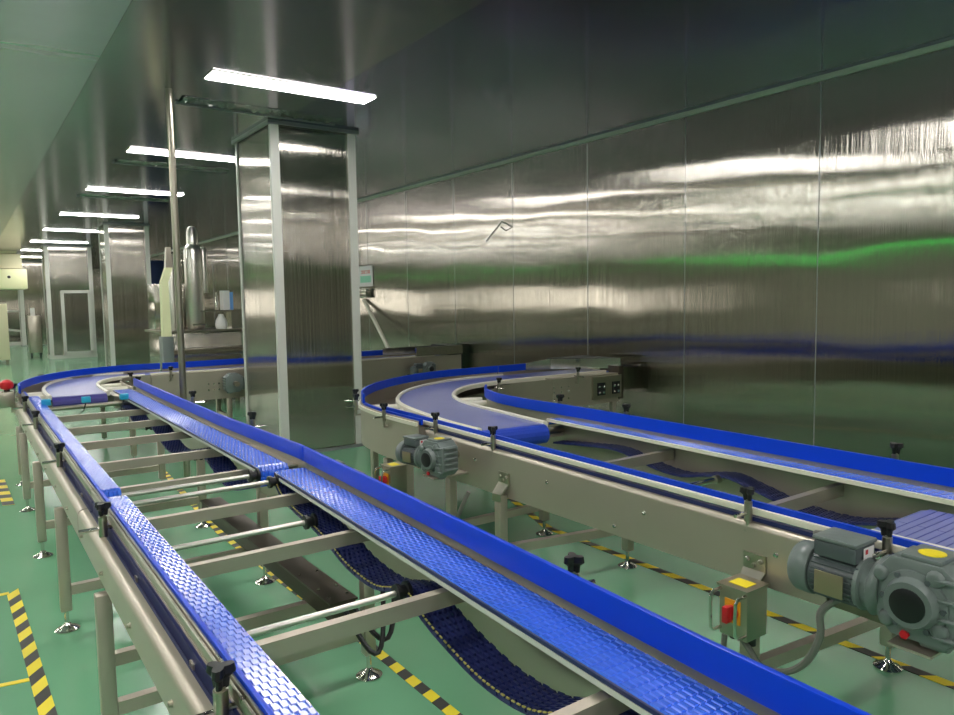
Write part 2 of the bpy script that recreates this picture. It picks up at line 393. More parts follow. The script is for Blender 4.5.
# crumpled glossy strips behind the first lights, standing in for a reflecting ceiling seam
for y0, x0, x1, l in ((5.82, 1.44, 2.70, 'dark glossy crumpled strip on the ceiling between nearest light and big column'),
                      (8.60, 1.44, 2.60, 'dark glossy crumpled strip on the ceiling behind the second light'),
                      (11.5, 1.44, 2.60, 'dark glossy crumpled strip on the ceiling behind the third light')):
    t = thing('ceiling_strip', l, 'ceiling strip', ((x0+x1)/2, y0, H), 'crumpled strips on the ceiling')
    a = MB(); n = 40
    rows = []
    for i in range(n+1):
        x = x0+(x1-x0)*i/n
        rows.append([a.bm.verts.new(p) for p in ((x, y0-.09, H), (x, y0-.09, H-.004-random.random()*.006), (x, y0-.03, H-.010-random.random()*.014), (x, y0+.05, H-.008-random.random()*.014), (x, y0+.09, H-.005-random.random()*.006), (x, y0+.09, H))])
    for A, B in zip(rows, rows[1:]):
        for k in range(5): a.face((A[k], A[k+1], B[k+1], B[k]))
    a.build('seam_sheet', 'seam_sheet', t)
    b = MB(); b.box(x0-.02, x1+.02, y0+.09, y0+.11, H-.02, H); b.build('edge_strip', 'greytrim', t)

# ------------------------------------------------------------------ columns
def column(x0, x1, y0, y1, label, door=False, tw=.072):
    t = thing('steel_clad_column', label, 'column', ((x0+x1)/2, (y0+y1)/2, 0), 'steel clad columns', 'thing')
    g = .012
    c = MB(); c.box(x0+g, x1-g, y0+g, y1-g, .0, H); c.build('cladding', 'clad', t)
    for x, y, sx, sy in ((x0, y0, 1, 1), (x1, y0, -1, 1), (x0, y1, 1, -1), (x1, y1, -1, -1)):
        k = MB(); th = .010; tw2 = tw
        P = [(x-sx*.002, y-sy*.002), (x+sx*tw2, y-sy*.002), (x+sx*tw2, y+sy*th), (x+sx*th, y+sy*th), (x+sx*th, y+sy*tw2*.55), (x-sx*.002, y+sy*tw2*.55)]
        k.prism(P, 0, H-.02); k.build('corner_trim', 'alu', t)
    k = MB(); e = .028
    for b in ((x0-e, x1+e, y0-e, y0-.003), (x0-e, x1+e, y1+.003, y1+e), (x0-e, x0-.003, y0-.003, y1+.003), (x1+.003, x1+e, y0-.003, y1+.003)): k.box(b[0], b[1], b[2], b[3], H-.03, H)
    k.build('top_trim', 'greytrim', t)
    k = MB(); e = .012 if door else .0035
    for b in ((x0-e, x1+e, y0-e, y0-.002), (x0-e, x1+e, y1+.002, y1+e), (x0-e, x0-.002, y0-.002, y1+.002), (x1+.002, x1+e, y0-.002, y1+.002)): k.box(b[0], b[1], b[2], b[3], 0, .09 if door else .03)
    k.build('base_trim', 'alu' if door else 'greytrim', t)
    if door:
        dx0, dx1, dz0, dz1 = x0+.38*(x1-x0)-.08, x1-.09, .1, 1.72
        d = MB(); d.box(dx0, dx1, y0-.03, y0+.005, dz0, dz1); D = d.build('door', 'clad', t)
        f = MB(); w = .075
        for b in ((dx0-w*.3, dx0+w*.7, dz0, dz1), (dx1-w*.7, dx1+w*.3, dz0, dz1), (dx0, dx1, dz0-.02, dz0+w), (dx0, dx1, dz1-w*.7, dz1+w*.3)): f.box(b[0], b[1], y0-.045, y0-.02, b[2], b[3])
        f.build('door_frame', 'alu', D)
        f = MB(); f.box(dx0+.03, dx0+.06, y0-.09, y0-.045, .82, .96); f.build('door_handle', 'steel', D)
    return t
column(2.217, 3.0, 6.10, 7.05, 'large steel clad column with white corner strips, nearest column between the two conveyors')
column(2.285, 3.06, 15.25, 15.95, 'second steel clad column with white corner strips, no door, behind the left curved conveyor')
p = aY(45, 358, 21.3)
column(1.80, 2.86, 21.3, 22.0, 'far steel clad column with a small white framed door in it', True, .09)
column(1.66, 2.7, 29.0, 29.8, 'farthest steel clad column, mostly hidden behind the one with a door', False, .12)

# ------------------------------------------------------------------ steel pole
t = thing('steel_pole', 'thin round stainless pole from floor to ceiling beside the left conveyor', 'pole', (1.305, 5.6, 0))
m = MB(); m.cyl((1.305, 5.6, 0), (1.305, 5.6, H), .024, n=18); m.build('pipe', 'steel', t, smooth=True)
m = MB(); m.lathe((1.305, 5.6, 0), [(.06, 0), (.06, .008), (.03, .012)]); m.build('floor_flange', 'steel', t, smooth=True)

# ================================================================== LEFT CONVEYOR LINE
ZB, ZG = .683, .763
LXo, LXi = .288, .335          # left side beam
def midL(y): return .95 if y > 2.78 else .886+.046*(y-.75)          # middle lane belt, left edge
MW = .122
GUARD = [(1.112, 6.30), (1.105, 5.2), (1.099, 3.95), (1.118, 3.1), (1.124, 2.86), (1.066, 1.6), (1.017, .75), (1.004, .3)]
def guardX(y):
    for a, b in zip(GUARD, GUARD[1:]):
        if b[1] <= y <= a[1]: return b[0]+(a[0]-b[0])*(y-b[1])/(a[1]-b[1])
    return GUARD[0][0] if y > GUARD[0][1] else GUARD[-1][0]
def left_module(label, y0, y1, legs_y, bars, rods, clampL, clampR, nose_far):
    t = thing('lane_conveyor', label, 'conveyor', (.7, (y0+y1)/2, 0), 'left two-lane conveyor sections')
    YR = [y1, (y0+y1)/2, y0]
    # left side beam (rounded channel)
    prof = []
    for i in range(7):
        a = PI-(PI/2)*i/6; prof.append((-(LXo+.022+.022*math.cos(a)), .626+.022*math.sin(a)))
    prof += [(-.320, .648), (-.320, .640), (-(LXo+.004), .555), (-LXo, .550)]
    m = MB(); m.sweep([(0, y0), (0, y1)], prof[::-1]); SB = m.build('side_beam', 'steelb', t, smooth=True)
    yy = y0+.3
    while yy < y1: bolts(SB, [(LXo, yy, .585)], (-1, 0, 0), .006, 'steel'); yy += .42
    # lower inner channel lip and deck under the belts
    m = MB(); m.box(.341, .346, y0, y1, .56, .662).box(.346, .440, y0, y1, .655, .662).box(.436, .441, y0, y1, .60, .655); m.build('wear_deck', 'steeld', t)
    # guide rail of the left lane : steel flat outside, blue strip inside
    m = MB(); m.box(.333, .340, y0, y1, .688, .712).box(.341, .348, y0, y1, .684, .716); m.build('guide_rail', 'steel', t, bevel=.003)
    m = MB(); m.box(.3485, .357, y0, y1, .688, .722); m.build('guide_strip', 'blue', t)
    m = MB(); m.box(.321, .333, y0, y1, .560, .634).box(.334, .3405, y0, y1, .56, .668); m.build('beam_liner', 'darkbelt', t)
    # belts
    ya, yb = (y0+.02, y1-.02)
    e0 = y0+.07 if nose_far else y0-.0
    path = [(.402, y1-.03, ZB), (.402, y0+.075, ZB)]
    if nose_far: path += [(.402, y0+.075+.03*math.cos(a), ZB-.03+.03*math.sin(a)) for a in []] + [(.402, y0+.055, ZB-.006), (.402, y0+.045, ZB-.022), (.402, y0+.043, ZB-.045)]
    else: path[1] = (.402, y0, ZB)
    chain(path, .074, 5, .0245).build('slat_belt', 'bluebelt', t)
    c = MW/2
    path = [(midL(y1)+c, y1-.03, ZB), (midL(y0+.1)+c, y0+.1, ZB)]
    if nose_far: path += [(midL(y0+.1)+c, y0+.075, ZB-.006), (midL(y0+.1)+c, y0+.06, ZB-.025), (midL(y0+.1)+c, y0+.058, ZB-.075)]
    else: path[1] = (midL(y0)+c, y0, ZB)
    if not nose_far:
        x1 = midL(y1-.02)+c
        path = [(x1, y1+.018, ZB-.03), (x1, y1+.005, ZB-.008), (x1, y1-.02, ZB)] + path[1:]
    chain(path, MW, 8, .0245).build('slat_belt', 'bluebelt', t)
    # middle frame : plate below belt left edge, plate below guard, pan between
    ys = [y1-.02, (y0+y1)/2, y0+(.09 if nose_far else 0)]
    m = MB(); m.sweep([(midL(y)-.003, y) for y in ys], [(-.003, ZB-.024), (.003, ZB-.024), (.003, ZB-.013), (-.003, ZB-.013)]); m.build('edge_lip', 'alu', t)
    m = MB(); m.sweep([(midL(y)-.002, y) for y in ys], [(-.003, ZB-.012), (.002, ZB-.012), (.002, ZB-.003), (-.003, ZB-.003)]); m.build('wear_strip', 'darkbelt', t)
    gy = [y1, y1-.3] + [p[1] for p in GUARD if y0 < p[1] < y1-.31] + [y0]
    gp = [(guardX(y), y) for y in gy]
    m = MB(); m.sweep(gp, [(.0, .455), (.004, .455), (.004, .70), (.0, .70)])
    m.strip([(midL(y)+MW+.001, y) for y in ys], [(guardX(y)-.004, y) for y in ys], ZB-.018, ZB-.012)
    m.build('outer_plate', 'steelb', t)
    m = MB(); m.sweep(gp, [(-.0145, .702), (-.001, .702), (-.001, ZG), (-.0145, ZG)]); m.build('guard_strip', 'blue', t, bevel=.002)
    for y in bars:
        b = MB(); b.box(.33, guardX(y)-.006, y-.013, y+.013, .606, .645); b.build('cross_bar', 'steelb', t)
    for y, z in rods:
        b = MB(); b.cyl((.44, y, z), (midL(y)-.03, y, z), .0088, n=14); R = b.build('return_shaft', 'rod', t, smooth=True)
        b = MB(); b.lathe((midL(y)-.042, y, z), [(.014, 0), (.024, .001), (.024, .012), (.018, .013), (.018, .03), (.026, .031), (.026, .04), (.014, .041)], axis=(1, 0, 0), n=16); b.build('roller_end', 'black', R)
    for y in legs_y:
        leg(t, .288, y, .52, .042, bracket=(LXo, .588))
        leg(t, 1.128, y, .52, .042)
        b = MB(); b.box(.31, 1.106, y-.016, y+.016, .150, .190); b.build('tie_bar', 'steelb', t)
    for y in clampL: clamp(t, .316, y, .648, 0)
    for x, y in clampR: clamp(t, x, y, .655 if y < 2 else .70, PI)
    return t
barsY = [.89, 1.46, 2.02, 2.55, 3.06, 3.6, 4.2, 4.75, 5.3]
near = left_module('near section of the left two-lane blue conveyor, running out at the bottom edge', .30, 2.80, [2.30], [y for y in barsY if y < 2.8], [(1.64, .585), (2.335, .598), (2.74, .655)], [1.20, 2.43], [(1.118, 1.21)], False)
far = left_module('far section of the left two-lane blue belt conveyor, ending at the left curve', 2.81, 6.33, [3.40, 4.50, 5.58], [y for y in barsY if y > 2.8], [(2.885, .655), (3.75, .592), (4.93, .58), (5.75, .58)], [3.62, 4.85, 5.7], [(1.17, 3.62), (1.165, 4.75)], True)
q = aZ(333, 578, .30)
b = MB(); b.box(.31, 1.10, q.y-.016, q.y+.016, .195, .236); b.build('tie_bar', 'steelb', near)
# slack return belt of the middle lane, near section
def sag(pts, x0f, w, n=8):
    out = []
    P = [Vector((0, a, b)) for a, b in pts]
    sp = smooth_poly([(p.y, p.z) for p in P], n)
    for q in sp: out.append((x0f(q.x)+w/2, q.x, q.y))
    return out
pth = sag([(2.73, .645), (2.66, .612), (2.5, .592), (2.36, .585), (2.2, .566), (2.03, .535), (1.84, .535), (1.70, .572), (1.62, .583), (1.53, .548), (1.38, .518), (1.25, .505), (1.1, .520), (.97, .57), (.88, .585), (.75, .55), (.5, .50), (.3, .5)], lambda y: midL(y)-.018, .112)
chain(pth, .108, 7, .026, .003, .007, .36, .62).build('return_belt', 'darkbelt', near)
m = MB()
for a, b in zip(pth, pth[1:]):
    p, q = Vector(a)+Vector((-.050, 0, .003)), Vector(b)+Vector((-.050, 0, .003)); d = q-p
    n = max(1, int(d.length/.022))
    for k in range(n): m.bar(p+d*(k/n), p+d*((k+.55)/n), .004, .003)
m.build('edge_dashes', 'dash', near)
pth = sag([(6.1, .6), (5.75, .6), (5.4, .545), (4.95, .598), (4.4, .51), (3.77, .61), (3.3, .53), (2.95, .60), (2.885, .64)], lambda y: midL(y)-.018, .112)
chain(pth, .108, 7, .026, .003, .007, .36, .62).build('return_belt', 'darkbelt', far)
pth = sag([(2.80, .60), (2.3, .585), (1.9, .50), (1.64, .56), (1.2, .48), (.7, .55), (.3, .5)], lambda y: .362, .074)
chain(pth, .074, 5, .026, .003, .007, .36, .62).build('return_belt', 'darkbelt', near)

# dark trunking under the middle lane with its cables
t = thing('cable_trunking', 'dark steel cable trunking lying low beneath the left conveyor, cables hanging from its end', 'cable trunking', (1.03, 3.0, .236))
m = MB(); m.box(.985, 1.075, 2.28, 3.95, .237, .305); m.build('channel', 'trunk', t, bevel=.004)
m = MB(); m.box(.978, 1.082, 2.28, 3.95, .305, .312); b = m.build('cover', 'trunk', t)
m = MB()
for y in (2.33, 2.42, 2.6, 2.9): 
    for x in (.995, 1.065): m.lathe((x, y, .312), [(.006, 0), (.006, .004)], n=8)
m.build('cover_screws', 'chrome', t)
for k, (dx, dr) in enumerate(((1.06, .16), (1.02, .19))):
    m = MB(); pts = []
    for i in range(13):
        a = i/12; pts.append((dx+.16*a*(1 if k == 0 else .9), 2.27-.10*math.sin(PI*a)-.02*k, .29-dr*math.sin(PI*a)+.12*a))
    m.tube(pts, .009); m.build('cable', 'black', t)

# left curve --------------------------------------------------------
LB_o = [(.51, 6.12), (.508, 6.5), (.535, 6.86), (.61, 7.2), (.75, 7.48), (.95, 7.66), (1.25, 7.70)]
LB_i = [(.870, 6.12), (.872, 6.5), (.892, 6.80), (.95, 7.05), (1.05, 7.24), (1.18, 7.36), (1.38, 7.40)]
LG = [(.318, 6.33), (.325, 6.52), (.40, 6.86), (.56, 7.23), (.83, 7.57), (1.24, 7.78), (1.6, 7.775)]
def curve_conv(label, Bo, Bi, G, parts_extra=None, loc=(0, 0, 0), gmin=0, deck_z=.640):
    t = thing('curved_conveyor', label, 'conveyor', loc)
    so, si, sg = smooth_poly(Bo), smooth_poly(Bi), smooth_poly(G)
    n = 40
    ro, ri, rg = resample(so, n), resample(si, n), resample(sg, n)
    m = MB(); m.strip(ro, ri, ZB-.012, ZB); m.build('flat_belt', 'lilac', t)
    for P, sgn, nm in ((so, 1, 'edge_guide'), (si, -1, 'edge_guide')):
        m = MB(); w = .026
        pr = [(sgn*.0, ZB-.02), (sgn*w, ZB-.02), (sgn*w, ZB+.006), (sgn*(w-.007), ZB+.014), (sgn*.004, ZB+.014), (sgn*.0, ZB+.010)]
        m.sweep(P, pr); m.build(nm, 'cream', t, smooth=True)
    # nose end of the belt
    a, b = Vector(so[0]), Vector(si[0]); d = (Vector(so[0])-Vector(so[2])).normalized()
    m = MB(); V = []
    for i in range(9):
        an = PI/2-PI*i/8; off = .05*math.cos(an); z = ZB-.052+.052*math.sin(an)
        V.append([(a.x+d.x*off, a.y+d.y*off, z), (b.x+d.x*off, b.y+d.y*off, z)])
    rows = [[m.bm.verts.new(p) for p in v] for v in V]
    for A, B in zip(rows, rows[1:]): m.face((A[0], A[1], B[1], B[0]))
    m.face([r[0] for r in rows]); m.face([r[1] for r in rows][::-1])
    m.build('belt_nose', 'nose' if gmin else 'violetnose', t)
    # pan, outer plate, guard
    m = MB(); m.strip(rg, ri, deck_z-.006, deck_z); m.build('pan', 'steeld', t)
    m = MB(); m.sweep(sg, [(.0, .44), (.005, .44), (.005, .70), (.0, .70)]); m.build('outer_plate', 'steelb', t)
    gs = [p for p in sg if p.y > gmin]
    m = MB(); m.sweep(gs, [(-.014, .705), (-.001, .705), (-.001, ZG), (-.014, ZG)]); m.build('guard_strip', 'blue', t)
    m = MB(); m.sweep(sg, [(.006, .672), (.020, .672), (.020, .692), (.006, .692)]); m.build('guide_rail', 'cream' if gmin else 'steel', t)
    if gmin:
        ls = [p for p in sg if p.y < gmin+.1]
        m = MB(); m.sweep(ls, [(-.026, .676), (-.014, .676), (-.014, .708), (-.026, .708)]); m.build('guide_strip', 'blue', t)
    return t, sg, so, si
lc, sg, so, si = curve_conv('curved belt conveyor at the far left turn, pale violet belt between cream edge guides', LB_o, LB_i, LG, loc=(.7, 7.0, 0))
for a, b in (((.36, 6.6), (.50, 6.6)), ((.40, 6.35), (.50, 6.35)), ((.905, 6.55), (1.09, 6.55)), ((.93, 6.85), (1.09, 6.85))):
    m = MB(); m.cyl((a[0], a[1], ZB-.03), (b[0], b[1], ZB-.03), .028, n=16); m.build('idler_roller', 'cream', lc, smooth=True)
for px, py in ((46, 403), (86, 400), (124, 397)):
    p = aZ(px, py, .69)
    m = MB(); m.box(p.x-.028, p.x+.028, p.y-.02, p.y+.02, .672, .715); s = m.build('photo_sensor', 'cyan', lc, bevel=.005)
    m = MB(); m.tube([(p.x, p.y, .675), (p.x-.02, p.y-.02, .62), (p.x-.05, p.y-.03, .60)], .005, 6); m.build('sensor_cable', 'black', s)
m = MB(); m.cyl((.40, 5.93, .62), (1.03, 5.93, .62), .016, n=12); m.build('nose_shaft', 'steel', lc, smooth=True)
for a in ((.395, .44), (.90, .948)):
    m = MB(); m.box(a[0], a[1], 5.96, 6.29, .58, .67); m.build('nose_plate', 'steel', lc)
m = MB(); m.sweep([(1.095, 6.33), (1.095, 6.9), (1.16, 7.20), (1.30, 7.31), (1.42, 7.32)], [(.0, .44), (.005, .44), (.005, .69), (.0, .69)]); m.build('inner_plate', 'steelb', lc)
for x, y in ((.31, 6.42), (1.05, 7.66), (1.12, 6.6)): leg(lc, x if x < .4 else x, y, .45, .042)
for x, y, a in ((.30, 6.62, .2), (.54, 7.33, -.7), (.98, 7.76, -1.2), (1.17, 6.5, PI), (1.19, 6.95, PI)): clamp(lc, x, y, .655, a)
# crossing conveyor behind the big column
cx = thing('infeed_conveyor', 'straight blue-guarded conveyor crossing behind the big steel column to the wall', 'conveyor', (3.0, 7.55, 0))
m = MB(); m.box(1.25, 4.72, 7.40, 7.70, ZB-.012, ZB); m.build('flat_belt', 'lilac', cx)
m = MB(); m.box(1.43, 4.95, 7.335, 7.342, .405, .675).box(1.43, 4.95, 7.335, 7.40, .675, .685); m.build('side_plate', 'steelb', cx)
m = MB(); m.box(1.43, 4.60, 7.375, 7.399, .686, .700); m.build('edge_guide', 'cream', cx)
m = MB(); m.box(1.62, 4.95, 7.77, 7.777, .405, .70).box(1.62, 4.95, 7.702, 7.77, .66, .665); m.build('back_plate', 'steelb', cx)
m = MB(); m.box(1.62, 4.10, 7.752, 7.768, .703, ZG); m.build('guard_strip', 'blue', cx)
m = MB(); m.box(4.10, 4.95, 7.752, 7.768, .703, ZG+.02).box(4.3, 4.95, 7.30, 7.335, .70, .80); m.build('end_tray', 'chrome', cx)
m = MB(); m.box(4.78, 4.97, 7.343, 7.752, .41, .80); m.build('end_box', 'slot', cx)
for x in (1.75, 2.15, 3.3, 4.5):
    leg(cx, x, 7.36, .405, .045); leg(cx, x, 7.74, .405, .045)
    m = MB(); m.box(x-.015, x+.015, 7.385, 7.715, .20, .235); m.build('tie_bar', 'steelb', cx)
bolts(cx, [(x, 7.335, z) for x in (1.95, 2.0, 2.05) for z in (.50, .56)], (0, -1, 0), .007)
for x, y, a in ((1.60, 7.31, PI/2), (1.90, 7.82, -PI/2), (2.32, 7.82, -PI/2), (3.95, 7.82, -PI/2)): clamp(cx, x, y, .655, a)

# ================================================================== RIGHT CONVEYOR LINE
def RX(x0, y): return x0+.032*(y-1.6)
rl = thing('lane_conveyor', 'right two-lane conveyor along the steel wall, with a long plain side beam', 'conveyor', (2.3, 1.6, 0))
Y0, Y1 = .25, 3.35
ends = [(RX(0, Y0), Y0), (RX(0, Y1), Y1)]
def rsweep(name, mt, x0, prof, y0=Y0, y1=Y1, bev=0, smooth=False):
    m = MB(); m.sweep([(RX(x0, y0), y0), (RX(x0, y1), y1)], [(-a, b) for a, b in prof]); return m.build(name, mt, rl, bevel=bev, smooth=smooth)
# near beam: plate with rolled top, bottom return flange (rises a little towards the camera as in the photo)
m = MB()
def ring(y):
    zb = .43+.042*(Y1-y)/(Y1-.9) if y > .9 else .472
    x = RX(1.958, y); P = [(x, y, zb), (x+.03, y, zb), (x+.03, y, zb+.004), (x+.004, y, zb+.004), (x+.004, y, .632)]
    Q = []
    for i in range(7): a = PI-(PI/2)*i/6; Q.append((x+.018+.018*math.cos(a), y, .632+.018*math.sin(a)))
    return P + [(x+.012, y, .642), (x+.034, y, .642), (x+.034, y, .650)] + Q[::-1][0:]
m.hull(ring(1.06), ring(Y1)); SB = m.build('side_beam', 'steelb', rl, smooth=True)
m = MB(); m.hull([(a[0], a[1], a[2]) for a in ring(Y0)], ring(.62)); m.build('side_beam', 'steelb', rl, smooth=True)
m = MB(); m.sweep([(RX(1.985, .55), .55), (RX(1.985, 1.12), 1.12)], [(0, .47), (.006, .47), (.006, .64), (0, .64)]); m.build('motor_recess', 'steeld', rl)
bolts(SB, [(RX(1.958, y), y, .575) for y in (1.22, 1.75, 2.3, 2.85)]+[(RX(1.958, y), y, .49) for y in (1.9, 2.62)], (-1, 0, 0), .0065)
rsweep('guide_rail', 'cream', 1.978, [(0, .672), (.014, .672), (.014, .692), (0, .692)], Y0, 3.6, .002)
rsweep('guide_strip', 'blue', 1.998, [(0, .676), (.012, .676), (.012, .708), (0, .708)], Y0, 3.9)
rsweep('beam_liner', 'darkbelt', 1.978, [(0.002, .651), (.02, .651), (.02, .664), (0.002, .664)])
# far lane
def FX(y): return RX(2.585, y)
path = [(FX(3.05)+.055, 3.05, ZB-.03), (FX(3.03)+.055, 3.03, ZB), (FX(Y0)+.055, Y0, ZB)]
chain(path, .098, 7, .0245).build('slat_belt', 'bluebelt', rl)
m = MB(); m.sweep([(FX(Y0), Y0), (FX(3.05), 3.05)], [(-.002, ZB-.015), (.009, ZB-.015), (.009, ZB+.001), (-.002, ZB+.001)]); m.build('edge_guide', 'cream', rl)
RGl = [(2.66, .3), (2.672, 1.0), (2.685, 1.75), (2.70, 2.45), (2.705, 2.8), (2.70, 3.1), (2.70, 3.4), (2.735, 3.66), (2.82, 3.88), (2.94, 4.04)]
rgs = smooth_poly(RGl, 5)
m = MB(); m.sweep(rgs, [(.001, .703), (.015, .703), (.015, ZG), (.001, ZG)]); m.build('guard_strip', 'blue', rl)
m = MB(); m.sweep(rgs, [(-.005, .45), (0, .45), (0, .70), (-.005, .70)])
m.strip([(FX(y)+.105, y) for y in (.3, 3.04)], [(2.657, .3), (2.70, 3.04)], ZB-.018, ZB-.012)
m.build('outer_plate', 'steelb', rl)
for y in (1.42, 2.23, 3.0, .7):
    b = MB(); b.bar((RX(1.99, y), y, .612), (2.69, y, .612), .028, .045); b.build('cross_bar', 'steelb', rl)
# near lane modular belt, near end
mb = MB(); x0, x1 = RX(2.03, .8), RX(2.43, .8)
path = [((x0+x1)/2, 1.02, ZB-.055), ((x0+x1)/2, 1.03, ZB-.03), ((x0+x1)/2, 1.015, ZB-.008), ((x0+x1)/2, .985, ZB), ((x0+x1)/2, .25, ZB)]
chain(path, x1-x0, 1, .0255, .010, .004, .22, 1.0).build('slat_belt', 'lilac', rl)
m = MB(); m.sweep([(x0-.012, .25), (x0-.012, .97)], [(-.01, ZB-.03), (.01, ZB-.03), (.01, ZB+.024), (-.01, ZB+.024)]); m.build('edge_guide', 'cream', rl)
# slack belt
pth = sag([(3.0, .56), (2.75, .585), (2.5, .60), (2.25, .555), (2.1, .55), (1.98, .575), (1.86, .592), (1.72, .565), (1.55, .53), (1.35, .525), (1.1, .57), (.8, .54), (.3, .54)], lambda y: FX(y)-.004, .108)
chain(pth, .11, 7, .026, .003, .007, .36, .62).build('return_belt', 'darkbelt', rl)
for y, z in ((1.90, .572),):
    m = MB(); m.cyl((RX(1.99, y), y, z), (2.69, y, z), .012, n=12); R = m.build('return_shaft', 'chrome', rl, smooth=True)
    m = MB(); m.lathe((FX(y)-.03, y, z), [(.012, 0), (.018, .001), (.018, .03), (.012, .031)], axis=(1, 0, 0), n=16); m.build('roller_end', 'steel', R, smooth=True)
for y in (1.22, 2.48):
    yn = y+(.07 if y < 2 else .13)
    leg(rl, RX(1.935, yn), yn, .46, .044, bracket=(RX(1.957, yn), .56))
    leg(rl, 2.66, y, .45, .044)
    b = MB(); b.bar((RX(1.95, yn), yn, .20), (2.64, y, .20), .032, .04); b.build('tie_bar', 'steelb', rl)
for y in (3.12,):
    leg(rl, 2.66, y, .45, .044); leg(rl, RX(1.98, y), y, .43, .044)
    b = MB(); b.box(RX(2.0, y), 2.64, y-.016, y+.016, .150, .190); b.build('tie_bar', 'steelb', rl)
for px, py in ((750, 507), (891, 556), (487, 442), (427, 425)):
    p = aX(px, py, 1.966); clamp(rl, RX(1.966, p.y), p.y, .652, 0)
for px, py in ((560, 405), (626, 417), (895, 460)):
    p = aX(px, py, 2.755); clamp(rl, 2.755, p.y, .70, PI)
# right curve
RB_o = [(2.13, 2.98), (2.145, 3.3), (2.205, 3.72), (2.29, 4.08), (2.43, 4.36), (2.66, 4.64), (3.0, 4.88), (3.42, 5.02), (3.85, 5.05)]
RB_i = [(2.50, 2.93), (2.54, 3.3), (2.585, 3.72), (2.655, 4.00), (2.79, 4.26), (3.02, 4.50), (3.30, 4.64), (3.62, 4.69), (3.95, 4.69)]
RGo = [(1.985, 3.36), (1.985, 3.6), (2.00, 3.9), (2.06, 4.2), (2.21, 4.46), (2.44, 4.71), (2.78, 4.95), (3.25, 5.12), (3.85, 5.14)]
rc, sg, so, si = curve_conv('curved belt conveyor of the right turn, violet blue belt between cream edge guides', RB_o, RB_i, RGo, loc=(2.6, 4.2, 0), gmin=4.15, deck_z=.61)
for a, b in (((2.03, 4.0), (2.22, 3.95)), ((2.12, 4.25), (2.30, 4.15)), ((2.70, 3.95), (2.9, 3.9)), ((2.76, 4.12), (2.9, 4.05))):
    m = MB(); m.cyl((a[0], a[1], ZB-.03), (b[0], b[1], ZB-.03), .024, n=16); m.build('idler_roller', 'cream', rc, smooth=True)
m = MB(); m.cyl((2.10, 2.98, .63), (2.68, 2.98, .63), .02, n=14); m.build('nose_shaft', 'steel', rc, smooth=True)
m = MB(); m.sweep([(2.955, 4.06), (3.2, 4.36), (3.45, 4.52), (3.7, 4.57), (4.0, 4.58)], [(-.003, .42), (.003, .42), (.003, .675), (-.003, .675)]); m.build('inner_plate', 'steelb', rc)
bolts(rc, [(2.585+.02*k, 3.55+.09*k, .61) for k in range(4)], (0, 0, 1), .008)
for x, y in ((2.0, 3.75), (2.32, 4.55), (3.3, 5.08), (3.2, 4.45)): leg(rc, x, y, .43, .044)
for x, y, a in ((1.965, 3.72, 0), (2.03, 4.22, 0), (2.14, 4.46, -.5), (2.92, 5.06, -1.2), (3.62, 5.18, -PI/2), (3.28, 4.36, PI/2)): clamp(rc, x, y, .655, a)
# right infeed
ri_ = thing('infeed_conveyor', 'short steel sided conveyor joining the right curve to the steel wall', 'conveyor', (4.4, 4.87, 0))
m = MB(); m.box(3.86, 4.80, 4.69, 5.05, ZB-.012, ZB); m.build('flat_belt', 'lilac', ri_)
m = MB(); m.box(4.0, 4.80, 4.573, 4.58, .42, .675).box(4.0, 4.80, 4.58, 4.665, .668, .675); m.build('side_plate', 'steelb', ri_)
m = MB(); m.box(3.62, 4.72, 4.661, 4.688, ZB-.02, ZB+.012); m.build('edge_guide', 'cream', ri_)
m = MB(); m.box(3.86, 4.97, 5.135, 5.141, .42, .70).box(3.86, 4.97, 5.055, 5.135, .655, .66); m.build('back_plate', 'steelb', ri_)
m = MB(); m.box(3.86, 4.16, 5.118, 5.133, .703, ZG); m.build('guard_strip', 'blue', ri_)
m = MB(); m.hull([(4.16, 5.118, .70), (4.16, 5.128, .70), (4.16, 5.128, .765), (4.16, 5.118, .765)], [(4.40, 5.05, .70), (4.40, 5.06, .70), (4.40, 5.06, .795), (4.40, 5.05, .795)])
m.hull([(4.40, 5.05, .70), (4.40, 5.06, .70), (4.40, 5.06, .795), (4.40, 5.05, .795)], [(4.86, 4.62, .71), (4.86, 4.63, .71), (4.86, 4.63, .80), (4.86, 4.62, .80)])
m.build('end_tray', 'chrome', ri_)
m = MB(); m.hull([(4.40, 5.062, .745), (4.40, 5.11, .745), (4.40, 5.11, .80), (4.40, 5.062, .80)], [(4.86, 4.632, .78), (4.86, 5.11, .78), (4.86, 5.11, .80), (4.86, 4.632, .80)]); m.build('tray_cover', 'slot', ri_)
m = MB(); m.box(4.78, 4.835, 4.56, 4.80, .44, .735); m.build('end_box', 'trunk', ri_)
m = MB(); m.box(4.45, 4.80, 4.55, 4.573, .46, .66)
m.build('bearing_plate', 'steel', ri_)
for a in (4.50, 4.68):
    m = MB(); m.box(a, a+.09, 4.541, 4.55, .495, .605); m.build('bearing_opening', 'slot', ri_)
bolts(ri_, [(x, 4.541, z) for x in (4.52, 4.57, 4.70, 4.75) for z in (.52, .57)], (0, -1, 0), .009)
bolts(ri_, [(x+.3, 4.573, z) for x in (3.72, 3.80, 3.88) for z in (.50, .56, .60)], (0, -1, 0), .006)
for x in (4.15, 4.75): leg(ri_, x, 4.61, .42, .045); leg(ri_, x, 5.09, .42, .045)
clamp(ri_, 4.27, 4.55, .655, PI/2)

